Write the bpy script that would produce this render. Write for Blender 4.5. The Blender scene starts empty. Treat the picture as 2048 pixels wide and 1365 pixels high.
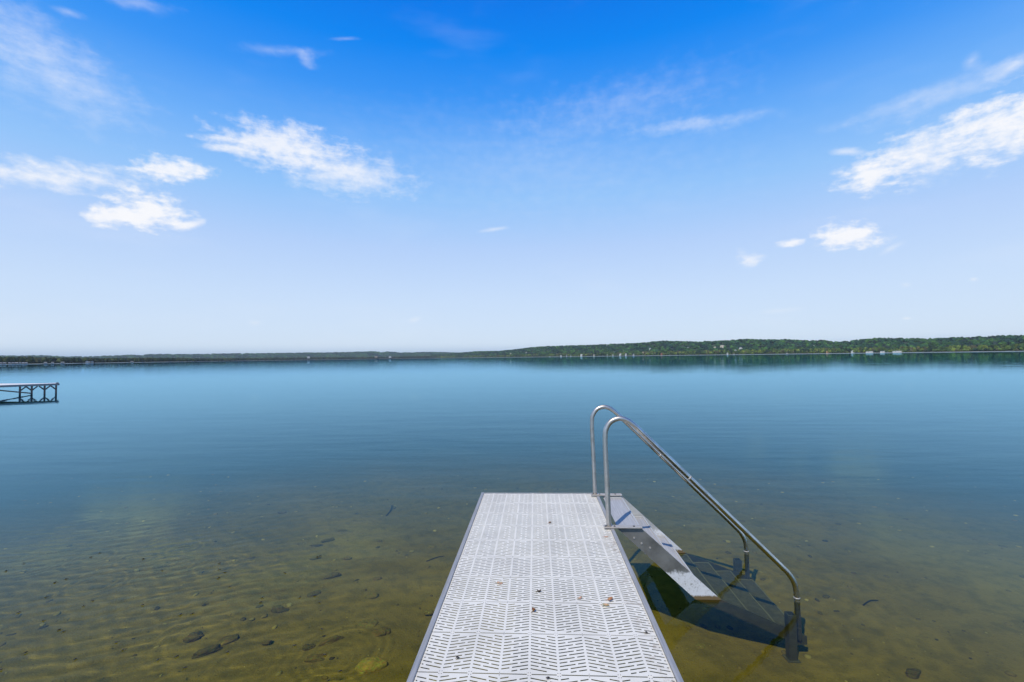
import bpy, bmesh, math, random
import numpy as np
from mathutils import Matrix, Vector

scene = bpy.context.scene
col = scene.collection
R = math.radians

# ---------------------------------------------------------------- camera
cam_data = bpy.data.cameras.new("camera")
cam = bpy.data.objects.new("camera", cam_data)
col.objects.link(cam)
cam_data.lens = 16.0
cam_data.sensor_width = 36.0
cam_data.clip_start = 0.05
cam_data.clip_end = 40000.0
cam.matrix_world = Matrix(((0.99859042, 0.01448293, 0.05106294, 0.0),
                           (0.05153752, -0.0345445, -0.99807342, 0.0),
                           (-0.01269109, 0.99929821, -0.03524222, 2.02),
                           (0, 0, 0, 1)))
scene.camera = cam

# ---------------------------------------------------------------- exposure and render settings
scene.view_settings.view_transform = 'Standard'
scene.view_settings.look = 'None'
scene.view_settings.exposure = 0.0
scene.view_settings.gamma = 1.0
scene.view_settings.use_curve_mapping = False
scene.cycles.max_bounces = 8
scene.cycles.transparent_max_bounces = 8
scene.cycles.sample_clamp_indirect = 4.0
scene.cycles.use_denoising = True

# ---------------------------------------------------------------- sun
SUN_EL, SUN_AZ = 57.5, 212.0        # azimuth clockwise from +Y: behind the viewer, to the left
sun_data = bpy.data.lights.new("sun", 'SUN')
sun_data.energy = 3.6
sun_data.color = (1.0, 0.92, 0.78)
sun_data.angle = R(0.5)
sun_data.cycles.is_caustics_light = True      # the sun is refracted through the water surface
sun = bpy.data.objects.new("sun", sun_data)
col.objects.link(sun)
sun.rotation_euler = (R(90 - SUN_EL), 0, R(180 - SUN_AZ))


# ---------------------------------------------------------------- sky: Nishita, graded, with wispy clouds
def node(nt, kind, **kw):
    n = nt.nodes.new(kind)
    for k, v in kw.items():
        if k.startswith('in_'):
            n.inputs[int(k[3:])].default_value = v
        else:
            setattr(n, k, v)
    return n


def math_n(nt, op, a, b):
    n = node(nt, 'ShaderNodeMath', operation=op)
    for i, v in ((0, a), (1, b)):
        if isinstance(v, (int, float)): n.inputs[i].default_value = v
        else: nt.links.new(v, n.inputs[i])
    return n.outputs[0]


def lin(c):
    return tuple(((v / 255) / 12.92 if v / 255 <= .04045 else ((v / 255 + .055) / 1.055) ** 2.4) for v in c)


def ramp(nt, stops, interp='LINEAR'):
    n = nt.nodes.new('ShaderNodeValToRGB')
    cr = n.color_ramp
    cr.interpolation = interp
    while len(cr.elements) > 1:
        cr.elements.remove(cr.elements[-1])
    cr.elements[0].position = stops[0][0]
    cr.elements[0].color = (*stops[0][1], 1)
    for p, c in stops[1:]:
        e = cr.elements.new(p)
        e.color = (*c, 1)
    return n


CLOUDS = [  # azimuth, elevation, half length, half height (degrees), tilt, strength, softness, raggedness
    (-29.81, 23.09, 6.36, 2.12, 1.8, .85, .55, .9), (-23.1, 21.34, 6.7, 2.17, -3.2, .8, .6, .9),
    (-35.82, 22.65, 2.29, .33, 7, .7, .6, .9), (-35.35, 21.76, 1.86, .34, 8.4, .6, .6, .9),
    (-44.4, 13.68, 1.76, 1.18, 10.5, .95, .45, 1.2), (-41.61, 14.52, 2.75, 1.71, 4.1, .97, .45, 1.2),
    (-38.35, 13.85, 1.18, .43, 24.8, .8, .4, .9), (-48.31, 16.31, 6.8, 1.27, 10.5, .86, .8, 1.2),
    (-39.87, 18.84, 2.73, 1.13, 6.5, .92, .6, 1.3), (-48.46, 24.37, 5.91, 2.9, -15.1, .66, 1.1, .9),
    (-50.66, 26.81, 4.03, 1.96, -14.8, .42, 1.1, .9), (36.0, 17.2, 2.86, 1.75, -4.7, .95, .6, 1.2),
    (40.23, 18.1, 4.5, 2.3, 8.8, .98, .75, 1.1), (44.71, 18.5, 3.3, 2.4, 10.5, .98, .6, 1.0),
    (48.3, 19.33, 2.63, 2.28, 9.3, 1.0, .4, .8), (34.28, 19.64, 1.41, .37, -14.4, .6, .5, .8),
    (45.75, 22.96, 1.48, .62, -.4, .65, .7, .7), (43.17, 24.33, .46, .64, -44.9, .4, .8, .6),
    (39.0, 22.78, 5.72, .61, 4.6, .42, .9, .7), (41.73, 22.24, 5.2, .68, 7.1, .42, .9, .7),
    (19.62, 25.39, 6.47, .71, -2.9, .45, .9, .8), (11.5, 28.6, 12, 2.6, 3.9, .42, 1.4, .8),
    (.93, 23.1, 22, 5.5, -2.2, .26, 1.3, .9), (33.8, 11.64, 2.51, 1.19, -4.6, .97, .4, 1.2),
    (28.94, 11.71, 1.22, .42, 1.1, .85, .5, 1.3), (24.79, 10.62, 1.14, .66, -6.3, .7, .6, 1.2),
    (37.15, 9.94, .93, .28, 26.8, .4, .7, .7), (42.66, 6.34, .28, .18, -7.4, .5, .7, .6),
    (38.13, 6.39, .36, .24, -6.5, .3, .8, .6), (-5.03, 15.83, 1.65, .24, 7.2, .5, .6, .8),
    (-32.41, 4.12, .63, .33, 1.5, .35, .8, .6), (-15.08, 4.74, .85, .37, 15.4, .35, .8, .6),
    (27.67, 4.65, 1.94, .32, 2.2, .25, .9, .7), (38.07, 3.21, .32, .14, -3.8, .5, .7, .6),
    (-30.11, 31.73, 3.9, .44, 8.9, .32, .9, .8), (-27.4, 31.69, 1.16, .61, -15.7, .38, .7, .8),
    (-42.83, 31.8, 2.9, .55, 10.7, .35, .9, .8), (-47.69, 29.3, .97, .31, 6.5, .35, .8, .8),
    (-23.1, 34.09, 1.51, .17, 8.9, .3, .8, .7)]


def build_world():
    world = bpy.data.worlds.new("World")
    scene.world = world
    world.use_nodes = True
    nt = world.node_tree
    L = nt.links
    bg = nt.nodes['Background']
    bg.inputs[1].default_value = 0.1
    sky = node(nt, 'ShaderNodeTexSky', sky_type='NISHITA', sun_disc=False,
               sun_elevation=R(SUN_EL), sun_rotation=R(SUN_AZ), air_density=1.0, dust_density=0.3, ozone_density=3.0)
    tc = node(nt, 'ShaderNodeTexCoord')
    sep = node(nt, 'ShaderNodeSeparateXYZ')
    L.new(tc.outputs['Generated'], sep.inputs[0])
    az = node(nt, 'ShaderNodeMath', operation='ARCTAN2')
    L.new(sep.outputs[0], az.inputs[0]); L.new(sep.outputs[1], az.inputs[1])
    el = node(nt, 'ShaderNodeMath', operation='ARCSINE')
    L.new(sep.outputs[2], el.inputs[0])
    azd = node(nt, 'ShaderNodeMath', operation='MULTIPLY', in_1=180 / math.pi)
    L.new(az.outputs[0], azd.inputs[0])
    eld = node(nt, 'ShaderNodeMath', operation='MULTIPLY', in_1=180 / math.pi)
    L.new(el.outputs[0], eld.inputs[0])
    # grade of the clear sky by elevation
    mr = node(nt, 'ShaderNodeMapRange', in_1=0.0, in_2=90.0)
    L.new(eld.outputs[0], mr.inputs[0])
    stops = [(0.0, (176, 203, 230)), (0.7, (192, 214, 238)), (1.6, (217, 234, 252)), (7.2, (205, 227, 255)), (13.4, (184, 213, 255)),
             (19.3, (150, 200, 255)), (24.8, (110, 178, 254)), (30, (58, 152, 250)), (34.6, (0, 136, 246)),
             (39, (0, 122, 238)), (50, (6, 84, 165)), (90, (14, 50, 100))]
    rp = ramp(nt, [(e / 90, lin(c)) for e, c in stops])
    L.new(mr.outputs[0], rp.inputs[0])
    sc10 = node(nt, 'ShaderNodeVectorMath', operation='SCALE')
    sc10.inputs['Scale'].default_value = 10.0
    L.new(rp.outputs[0], sc10.inputs[0])
    mixsky = node(nt, 'ShaderNodeMixRGB', in_0=0.06)
    L.new(sc10.outputs[0], mixsky.inputs[1]); L.new(sky.outputs[0], mixsky.inputs[2])
    # ragged coordinates for the clouds
    pos = node(nt, 'ShaderNodeCombineXYZ')
    L.new(azd.outputs[0], pos.inputs[0]); L.new(eld.outputs[0], pos.inputs[1])
    st = node(nt, 'ShaderNodeVectorMath', operation='MULTIPLY')
    st.inputs[1].default_value = (0.36, 0.56, 1)
    L.new(pos.outputs[0], st.inputs[0])
    nw = node(nt, 'ShaderNodeTexNoise', in_2=0.9, in_3=9.0, in_4=0.66)
    L.new(st.outputs[0], nw.inputs['Vector'])
    sub = node(nt, 'ShaderNodeVectorMath', operation='SUBTRACT')
    sub.inputs[1].default_value = (.5, .5, .5)
    L.new(nw.outputs['Color'], sub.inputs[0])
    wm = node(nt, 'ShaderNodeVectorMath', operation='MULTIPLY')
    wm.inputs[1].default_value = (1.9, 1.2, 0)
    L.new(sub.outputs[0], wm.inputs[0])
    wp = node(nt, 'ShaderNodeVectorMath', operation='ADD')
    L.new(pos.outputs[0], wp.inputs[0]); L.new(wm.outputs[0], wp.inputs[1])
    dn = node(nt, 'ShaderNodeTexNoise', in_2=1.6, in_3=10.0, in_4=0.6)
    L.new(st.outputs[0], dn.inputs['Vector'])
    # streaky fibres, tilted a little like the cirrus
    mp = node(nt, 'ShaderNodeMapping')
    mp.inputs['Rotation'].default_value = (0, 0, R(-9))
    mp.inputs['Scale'].default_value = (0.10, 1.1, 1)
    L.new(wp.outputs[0], mp.inputs[0])
    fb = node(nt, 'ShaderNodeTexNoise', in_2=1.0, in_3=5.0, in_4=0.6)
    L.new(mp.outputs[0], fb.inputs['Vector'])
    nmix = node(nt, 'ShaderNodeMath', operation='MULTIPLY_ADD', in_1=.55)
    L.new(dn.outputs[0], nmix.inputs[2]); L.new(fb.outputs[0], nmix.inputs[0])
    nsub = node(nt, 'ShaderNodeMath', operation='SUBTRACT', in_1=.775)
    L.new(nmix.outputs[0], nsub.inputs[0])
    prev = None
    for (a, e, ra, re, tilt, strength, soft, rag) in CLOUDS:
        m = node(nt, 'ShaderNodeMapping', vector_type='TEXTURE')
        m.inputs['Location'].default_value = (a, e, 0)
        m.inputs['Rotation'].default_value = (0, 0, R(tilt))
        m.inputs['Scale'].default_value = (ra * 1.12, re * 1.12, 1)
        L.new((wp if min(ra, re) > .5 else pos).outputs[0], m.inputs[0])
        ln = node(nt, 'ShaderNodeVectorMath', operation='LENGTH')
        L.new(m.outputs[0], ln.inputs[0])
        inv = node(nt, 'ShaderNodeMath', operation='SUBTRACT', in_0=1.0)
        L.new(ln.outputs['Value'], inv.inputs[1])
        ad = node(nt, 'ShaderNodeMath', operation='MULTIPLY_ADD', in_1=rag * 2.0)
        L.new(nsub.outputs[0], ad.inputs[0]); L.new(inv.outputs[0], ad.inputs[2])
        rg = node(nt, 'ShaderNodeMapRange', interpolation_type='SMOOTHSTEP', in_1=-.40 if strength < .82 else -.22, in_2=soft * (2.2 if strength < .82 else 1.7), in_3=0, in_4=strength)
        L.new(ad.outputs[0], rg.inputs[0])
        clear = math_n(nt, 'SUBTRACT', 1.0, rg.outputs[0])
        prev = clear if prev is None else math_n(nt, 'MULTIPLY', prev, clear)
    prev = math_n(nt, 'SUBTRACT', 1.0, prev)
    # thin high veil, uneven over the whole sky
    mv = node(nt, 'ShaderNodeMapping')
    mv.inputs['Rotation'].default_value = (0, 0, R(8))
    mv.inputs['Scale'].default_value = (0.045, 0.16, 1)
    L.new(pos.outputs[0], mv.inputs[0])
    vn = node(nt, 'ShaderNodeTexNoise', in_2=1.0, in_3=4.0, in_4=0.55)
    L.new(mv.outputs[0], vn.inputs['Vector'])
    vr = node(nt, 'ShaderNodeMapRange', interpolation_type='SMOOTHSTEP', in_1=.50, in_2=.85, in_3=0, in_4=.13)
    L.new(vn.outputs[0], vr.inputs[0])
    vmx = node(nt, 'ShaderNodeMath', operation='MAXIMUM')
    L.new(prev, vmx.inputs[0]); L.new(vr.outputs[0], vmx.inputs[1])
    cl = node(nt, 'ShaderNodeMixRGB')
    cl.inputs[2].default_value = (*[v * 10 for v in lin((250, 251, 255))], 1)
    L.new(vmx.outputs[0], cl.inputs[0]); L.new(mixsky.outputs[0], cl.inputs[1])
    L.new(cl.outputs[0], bg.inputs[0])
    world.cycles.sampling_method = 'MANUAL'
    world.cycles.sample_map_resolution = 1024


build_world()


# ---------------------------------------------------------------- helpers
def tag(o, label=None, cat=None, group=None, kind=None):
    if label: o['label'] = label
    if cat: o['category'] = cat
    if group: o['group'] = group
    if kind: o['kind'] = kind
    return o


def empty(name, loc=(0, 0, 0), rz=0.0):
    o = bpy.data.objects.new(name, None)
    o.empty_display_size = .2
    o.location = loc
    o.rotation_euler = (0, 0, rz)
    col.objects.link(o)
    return o


def link_mesh(name, me, material, parent=None, loc=(0, 0, 0)):
    o = bpy.data.objects.new(name, me)
    if material and not me.materials:
        me.materials.append(material)
    o.location = loc
    if parent is not None:
        o.parent = parent
    col.objects.link(o)
    return o


def obj(name, bm, material, parent=None, loc=(0, 0, 0), smooth=False):
    me = bpy.data.meshes.new(name)
    bm.normal_update()
    bm.to_mesh(me)
    bm.free()
    if smooth:
        me.polygons.foreach_set('use_smooth', [True] * len(me.polygons))
    return link_mesh(name, me, material, parent, loc)


def mesh_np(name, V, F, smooth=True, tint=None):
    """Mesh from numpy arrays; every face has the same number of corners."""
    me = bpy.data.meshes.new(name)
    V = np.asarray(V, np.float32)
    F = np.asarray(F, np.int32)
    n, k = F.shape
    me.vertices.add(len(V)); me.vertices.foreach_set('co', V.ravel())
    me.loops.add(n * k); me.loops.foreach_set('vertex_index', F.ravel())
    me.polygons.add(n)
    me.polygons.foreach_set('loop_start', np.arange(0, n * k, k, dtype=np.int32))
    me.polygons.foreach_set('loop_total', np.full(n, k, np.int32))
    me.polygons.foreach_set('use_smooth', np.full(n, smooth))
    me.update(calc_edges=True)
    if tint is not None:
        at = me.color_attributes.new('tint', 'FLOAT_COLOR', 'POINT')
        at.data.foreach_set('color', np.asarray(tint, np.float32).ravel())
    return me


def add_box(bm, lo, hi, bevel=0.0):
    x0, y0, z0 = lo; x1, y1, z1 = hi
    vs = [bm.verts.new(p) for p in ((x0, y0, z0), (x1, y0, z0), (x1, y1, z0), (x0, y1, z0),
                                    (x0, y0, z1), (x1, y0, z1), (x1, y1, z1), (x0, y1, z1))]
    fs = [bm.faces.new([vs[i] for i in q]) for q in ((0, 3, 2, 1), (4, 5, 6, 7), (0, 1, 5, 4), (1, 2, 6, 5), (2, 3, 7, 6), (3, 0, 4, 7))]
    if bevel > 0:
        es = list({e for f in fs for e in f.edges})
        bmesh.ops.bevel(bm, geom=es, offset=bevel, segments=2, affect='EDGES', profile=.5)


def add_prism(bm, pts, y0, y1):
    """Polygon in the xz plane extruded along y."""
    a = [bm.verts.new((x, y0, z)) for x, z in pts]
    b = [bm.verts.new((x, y1, z)) for x, z in pts]
    n = len(pts)
    bm.faces.new(a)
    bm.faces.new(b[::-1])
    for i in range(n):
        j = (i + 1) % n
        bm.faces.new((a[i], b[i], b[j], a[j]))
    bmesh.ops.recalc_face_normals(bm, faces=bm.faces[:])


def add_bar(bm, p, q, w, h=None):
    """Square bar between two points."""
    p, q = Vector(p), Vector(q)
    h = h or w
    d = (q - p).normalized()
    up = Vector((0, 0, 1)) if abs(d.z) < .95 else Vector((0, 1, 0))
    s = d.cross(up).normalized() * (w / 2)
    u = s.normalized().cross(d).normalized() * (h / 2)
    a = [bm.verts.new(p + k) for k in (-s - u, s - u, s + u, -s + u)]
    b = [bm.verts.new(q + k) for k in (-s - u, s - u, s + u, -s + u)]
    bm.faces.new(a[::-1]); bm.faces.new(b)
    for i in range(4):
        j = (i + 1) % 4
        bm.faces.new((a[i], a[j], b[j], b[i]))


def add_tube(bm, path, r, seg=20, cap=True):
    pts = [Vector(p) for p in path]
    n = len(pts)
    tang = [(pts[min(i + 1, n - 1)] - pts[max(i - 1, 0)]).normalized() for i in range(n)]
    ref = Vector((0, 1, 0)) if abs(tang[0].y) < .9 else Vector((1, 0, 0))
    rings = []
    for i in range(n):
        t = tang[i]
        ref = (ref - t * ref.dot(t)).normalized()
        b = t.cross(ref)
        rr = r[i] if isinstance(r, (list, tuple)) else r
        rings.append([bm.verts.new(pts[i] + (ref * math.cos(a) + b * math.sin(a)) * rr)
                      for a in (2 * math.pi * k / seg for k in range(seg))])
    for i in range(n - 1):
        for k in range(seg):
            j = (k + 1) % seg
            bm.faces.new((rings[i][k], rings[i][j], rings[i + 1][j], rings[i + 1][k]))
    if cap:
        bm.faces.new(rings[0][::-1]); bm.faces.new(rings[-1])


def catmull(pts, step=.012):
    pts = [Vector(p) for p in pts]
    out = []
    P = [pts[0] * 2 - pts[1]] + pts + [pts[-1] * 2 - pts[-2]]
    for i in range(1, len(P) - 2):
        p0, p1, p2, p3 = P[i - 1:i + 3]
        t0 = 0; t1 = t0 + max((p1 - p0).length, 1e-6) ** .5
        t2 = t1 + (p2 - p1).length ** .5; t3 = t2 + max((p3 - p2).length, 1e-6) ** .5
        m = max(2, int((p2 - p1).length / step)) if (p2 - p1).length < .3 else 12
        for k in range(m):
            t = t1 + (t2 - t1) * k / m
            a1 = p0 * ((t1 - t) / (t1 - t0)) + p1 * ((t - t0) / (t1 - t0))
            a2 = p1 * ((t2 - t) / (t2 - t1)) + p2 * ((t - t1) / (t2 - t1))
            a3 = p2 * ((t3 - t) / (t3 - t2)) + p3 * ((t - t2) / (t3 - t2))
            b1 = a1 * ((t2 - t) / (t2 - t0)) + a2 * ((t - t0) / (t2 - t0))
            b2 = a2 * ((t3 - t) / (t3 - t1)) + a3 * ((t - t1) / (t3 - t1))
            out.append(b1 * ((t2 - t) / (t2 - t1)) + b2 * ((t - t1) / (t2 - t1)))
    out.append(pts[-1])
    return out


# ---------------------------------------------------------------- materials
def new_mat(name, base=(.5, .5, .5), rough=.5, metal=0.0, spec=.5):
    m = bpy.data.materials.new(name)
    m.use_nodes = True
    p = m.node_tree.nodes['Principled BSDF']
    p.inputs['Base Color'].default_value = (*base, 1)
    p.inputs['Roughness'].default_value = rough
    p.inputs['Metallic'].default_value = metal
    p.inputs['Specular IOR Level'].default_value = spec
    return m, m.node_tree, p


def geo_pos(nt, scale=(1, 1, 1)):
    g = node(nt, 'ShaderNodeNewGeometry')
    m = node(nt, 'ShaderNodeMapping')
    m.inputs['Scale'].default_value = scale
    nt.links.new(g.outputs['Position'], m.inputs[0])
    return m.outputs[0]


def noise(nt, vec, scale, detail=4, rough=.55):
    n = node(nt, 'ShaderNodeTexNoise', in_2=scale, in_3=detail, in_4=rough)
    nt.links.new(vec, n.inputs['Vector'])
    return n.outputs[0]


def mrange(nt, v, a, b, c=0.0, d=1.0, smooth=True):
    n = node(nt, 'ShaderNodeMapRange', in_1=a, in_2=b, in_3=c, in_4=d)
    if smooth: n.interpolation_type = 'SMOOTHSTEP'
    nt.links.new(v, n.inputs[0])
    return n.outputs[0]


def mixc(nt, f, a, b):
    n = node(nt, 'ShaderNodeMixRGB')
    for i, v in ((0, f), (1, a), (2, b)):
        if isinstance(v, tuple): n.inputs[i].default_value = (*v, 1)
        elif isinstance(v, (int, float)): n.inputs[i].default_value = v
        else: nt.links.new(v, n.inputs[i])
    return n.outputs[0]


def add_bump(nt, p, h, dist, strength=1.0):
    b = node(nt, 'ShaderNodeBump')
    b.inputs['Strength'].default_value = strength
    b.inputs['Distance'].default_value = dist
    nt.links.new(h, b.inputs['Height'])
    nt.links.new(b.outputs[0], p.inputs['Normal'])


def sep_pos(nt):
    g = node(nt, 'ShaderNodeNewGeometry')
    s = node(nt, 'ShaderNodeSeparateXYZ')
    nt.links.new(g.outputs['Position'], s.inputs[0])
    return s.outputs


def deck_material():
    m, nt, p = new_mat('white_plastic', (.74, .75, .77), .55)
    x, y, z = sep_pos(nt)
    v = geo_pos(nt)
    fine = noise(nt, v, 260, 2)
    blotch = noise(nt, v, 3.5, 5)
    base = mixc(nt, mrange(nt, blotch, .35, .7), (.745, .722, .655), (.66, .638, .58))
    # tracked-in dirt along the ladder side of the deck
    band = math_n(nt, 'MULTIPLY', mrange(nt, x, .47, .575), mrange(nt, noise(nt, geo_pos(nt, (7, 5, 1)), 3.0, 6, .7), .47, .72))
    band = math_n(nt, 'MULTIPLY', band, mrange(nt, y, 4.3, 3.6, 0.15, 1))
    spots = mrange(nt, noise(nt, v, 55, 3, .6), .72, .8)
    spots = math_n(nt, 'MULTIPLY', spots, mrange(nt, blotch, .45, .65))
    base = mixc(nt, math_n(nt, 'MULTIPLY', band, .62), base, (.30, .22, .15))
    base = mixc(nt, math_n(nt, 'MULTIPLY', spots, .35), base, (.36, .28, .19))
    nt.links.new(base, p.inputs['Base Color'])
    add_bump(nt, p, fine, .0006, .6)
    return m


def brushed(name, base, dark, rough, along=(40, 1.5, 40), metal=.9):
    m, nt, p = new_mat(name, base, rough, metal)
    v = geo_pos(nt, along)
    s = noise(nt, v, 3.0, 5, .6)
    w = noise(nt, geo_pos(nt), 9, 5, .6)
    c = mixc(nt, mrange(nt, s, .3, .75), base, dark)
    c = mixc(nt, mrange(nt, w, .5, .8, 0, .5), c, dark)
    nt.links.new(c, p.inputs['Base Color'])
    nt.links.new(mrange(nt, w, .3, .7, rough * .75, rough * 1.3), p.inputs['Roughness'])
    add_bump(nt, p, s, .0008, .5)
    return m


def water_worn(nt, base, z, fz=-.005):
    """Below the waterline the metal carries a brown-grey film of algae."""
    v = geo_pos(nt)
    n = noise(nt, v, 22, 5, .65)
    zz = math_n(nt, 'ADD', z, math_n(nt, 'MULTIPLY', math_n(nt, 'SUBTRACT', n, .5), .03))
    film = mixc(nt, mrange(nt, n, .35, .7), (.075, .072, .072), (.115, .11, .108))
    f = mrange(nt, zz, fz + .015, fz - .02)
    return mixc(nt, f, base, film), f


def tread_material():
    m, nt, p = new_mat('tread_aluminium', (.6, .62, .66), .55, .2)
    x, y, z = sep_pos(nt)
    s = noise(nt, geo_pos(nt, (30, 1.2, 30)), 3, 5, .6)
    w = noise(nt, geo_pos(nt), 8, 5, .6)
    c = mixc(nt, mrange(nt, s, .3, .75), (.47, .47, .475), (.36, .36, .365))
    c = mixc(nt, mrange(nt, w, .55, .8, 0, .4), c, (.24, .24, .235))
    c, f = water_worn(nt, c, z)
    nt.links.new(c, p.inputs['Base Color'])
    nt.links.new(math_n(nt, 'MULTIPLY', math_n(nt, 'SUBTRACT', 1.0, f), .15), p.inputs['Metallic'])
    nt.links.new(mrange(nt, f, 0, 1, .55, .8), p.inputs['Roughness'])
    add_bump(nt, p, s, .0008, .5)
    return m


def side_panel_material(pale=False):
    """Grey oxidised plate, chalky lime scale above the lake, a brown algae line at the water."""
    m, nt, p = new_mat('weathered_plate', (.2, .2, .19), .6, .1)
    x, y, z = sep_pos(nt)
    v = geo_pos(nt)
    n1 = noise(nt, v, 14, 6, .65)
    n2 = noise(nt, v, 60, 5, .7)
    n3 = noise(nt, geo_pos(nt, (1, 1, 1)), 5, 5, .6)
    grey = mixc(nt, mrange(nt, n3, .3, .7), (.42, .42, .41) if pale else (.11, .11, .104), (.54, .54, .53) if pale else (.21, .21, .20))
    grey = mixc(nt, mrange(nt, n2, .68, .76, 0, .7), grey, (.55, .55, .54))
    chalk = mixc(nt, mrange(nt, n2, .46, .64), (.66, .67, .69), (.30, .29, .27))
    chalk = mixc(nt, mrange(nt, n1, .3, .75), (.70, .71, .74), chalk)
    zz = math_n(nt, 'ADD', z, math_n(nt, 'MULTIPLY', math_n(nt, 'SUBTRACT', n1, .5), .10))
    zz = math_n(nt, 'ADD', zz, math_n(nt, 'MULTIPLY', math_n(nt, 'SUBTRACT', n2, .5), .06))
    f = mrange(nt, zz, .235, .205)
    c = mixc(nt, f, grey, chalk)
    zb = math_n(nt, 'ADD', z, math_n(nt, 'MULTIPLY', math_n(nt, 'SUBTRACT', n2, .5), .05))
    c = mixc(nt, mrange(nt, zb, .04, .024), c, (.17, .115, .055))
    film = mixc(nt, mrange(nt, n1, .35, .7), (.08, .08, .078), (.13, .125, .115))
    c = mixc(nt, mrange(nt, zb, -.03, -.06), c, film)
    nt.links.new(c, p.inputs['Base Color'])
    nt.links.new(mrange(nt, zz, .2, .25, 0, .15), p.inputs['Metallic'])
    nt.links.new(mrange(nt, n1, .3, .7, .38, .6), p.inputs['Roughness'])
    add_bump(nt, p, n2, .0015, .7)
    return m


def handrail_material():
    m, nt, p = new_mat('handrail_steel', (.6, .59, .57), .25, 1.0)
    x, y, z = sep_pos(nt)
    w = noise(nt, geo_pos(nt), 10, 5, .6)
    w2 = noise(nt, geo_pos(nt), 55, 5, .7)
    c = mixc(nt, mrange(nt, w, .35, .7), (.62, .595, .565), (.46, .44, .41))
    c = mixc(nt, mrange(nt, w2, .6, .8, 0, .5), c, (.34, .32, .29))
    c, f = water_worn(nt, c, z)
    nt.links.new(c, p.inputs['Base Color'])
    nt.links.new(math_n(nt, 'SUBTRACT', 1.0, f), p.inputs['Metallic'])
    # upright parts dull, the much-gripped slope polished
    gl = mrange(nt, x, .72, .95, .42, .2)
    nt.links.new(math_n(nt, 'ADD', gl, mrange(nt, w, .3, .7, -.05, .08)), p.inputs['Roughness'])
    add_bump(nt, p, w, .002, .25)
    return m


def bed_material():
    m, nt, p = new_mat('lake_sand', (.25, .2, .08), .95)
    x, y, z = sep_pos(nt)
    v = geo_pos(nt)
    a = noise(nt, v, .9, 6, .6)
    b = noise(nt, v, 6, 6, .65)
    fine = noise(nt, v, 70, 3, .6)
    sand = mixc(nt, mrange(nt, a, .3, .7), (.305, .238, .078), (.235, .184, .064))
    sand = mixc(nt, mrange(nt, b, .42, .66, 0, .45), sand, (.11, .10, .042))
    sand = mixc(nt, mrange(nt, fine, .62, .72, 0, .75), sand, (.06, .055, .03))
    sand = mixc(nt, mrange(nt, noise(nt, v, 38, 3, .6), .70, .76, 0, .7), sand, (.36, .31, .16))
    # light loss and blue scatter of deep water, painted into the bed colour
    deep_scatter = mixc(nt, mrange(nt, a, .3, .7), (.030, .088, .145), (.044, .108, .165))
    c = mixc(nt, mrange(nt, z, -.95, -2.0), sand, deep_scatter)
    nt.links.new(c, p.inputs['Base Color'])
    p.inputs['Specular IOR Level'].default_value = .1
    add_bump(nt, p, math_n(nt, 'ADD', b, math_n(nt, 'MULTIPLY', fine, .25)), .03, .8)
    return m


def water_material():
    m = bpy.data.materials.new('lake_water')
    m.use_nodes = True
    nt = m.node_tree
    nt.nodes.clear()
    L = nt.links
    out = node(nt, 'ShaderNodeOutputMaterial')
    mx = node(nt, 'ShaderNodeMixShader')
    fr = node(nt, 'ShaderNodeFresnel', in_0=1.35)      # reflections near Brewster's angle cut, as through a polariser
    rf = node(nt, 'ShaderNodeBsdfRefraction')
    rf.inputs['Color'].default_value = (.845, .87, .52, 1)
    rf.inputs['IOR'].default_value = 1.333
    rf.inputs['Roughness'].default_value = 0.0
    gl = node(nt, 'ShaderNodeBsdfGlossy')
    gl.inputs['Color'].default_value = (.45, .785, 1.0, 1)
    # small wind ripples away from the dock: long crests, calm and ruffled patches
    v1 = geo_pos(nt, (.35, 1.3, 1))
    n1 = noise(nt, v1, 1.1, 4, .5)
    n2 = noise(nt, geo_pos(nt, (.07, .30, 1)), 1.0, 4, .6)
    patch = mrange(nt, noise(nt, geo_pos(nt, (.006, .02, 1)), 1.0, 3, .5), .35, .65, .35, 1.0)
    x, y, z = sep_pos(nt)
    farf = mrange(nt, y, 3, 9)
    b = node(nt, 'ShaderNodeBump')
    b.inputs['Strength'].default_value = 1.0
    b.inputs['Distance'].default_value = .0048
    # sheltered, glassy water round the dock and stairs; finely ruffled between there and the open lake
    shelter = math_n(nt, 'MULTIPLY', mrange(nt, x, 3.6, 2.4), mrange(nt, y, 6.5, 5.0))
    ruff = math_n(nt, 'MULTIPLY', math_n(nt, 'SUBTRACT', 1.0, shelter), mrange(nt, y, 26, 10))
    L.new(mrange(nt, ruff, 0, 1, .012, .11), gl.inputs['Roughness'])
    h = math_n(nt, 'MULTIPLY', math_n(nt, 'MULTIPLY', n1, patch), farf)
    h = math_n(nt, 'MULTIPLY', h, math_n(nt, 'ADD', 1.0, math_n(nt, 'MULTIPLY', ruff, 4.5)))
    h = math_n(nt, 'ADD', h, math_n(nt, 'MULTIPLY', math_n(nt, 'MULTIPLY', n2, 4.5), mrange(nt, y, 10, 70, .45, 1)))
    L.new(h, b.inputs['Height'])
    L.new(b.outputs[0], gl.inputs['Normal'])
    L.new(b.outputs[0], fr.inputs['Normal'])
    L.new(mrange(nt, fr.outputs[0], .04, 1, 0, 1, False), mx.inputs[0]); L.new(rf.outputs[0], mx.inputs[1]); L.new(gl.outputs[0], mx.inputs[2])
    L.new(mx.outputs[0], out.inputs[0])
    return m


def tint_material(name, rough=.9, bump=.0):
    m, nt, p = new_mat(name, (.05, .09, .04), rough, 0, .2)
    a = node(nt, 'ShaderNodeAttribute', attribute_name='tint')
    nt.links.new(a.outputs['Color'], p.inputs['Base Color'])
    return m


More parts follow.
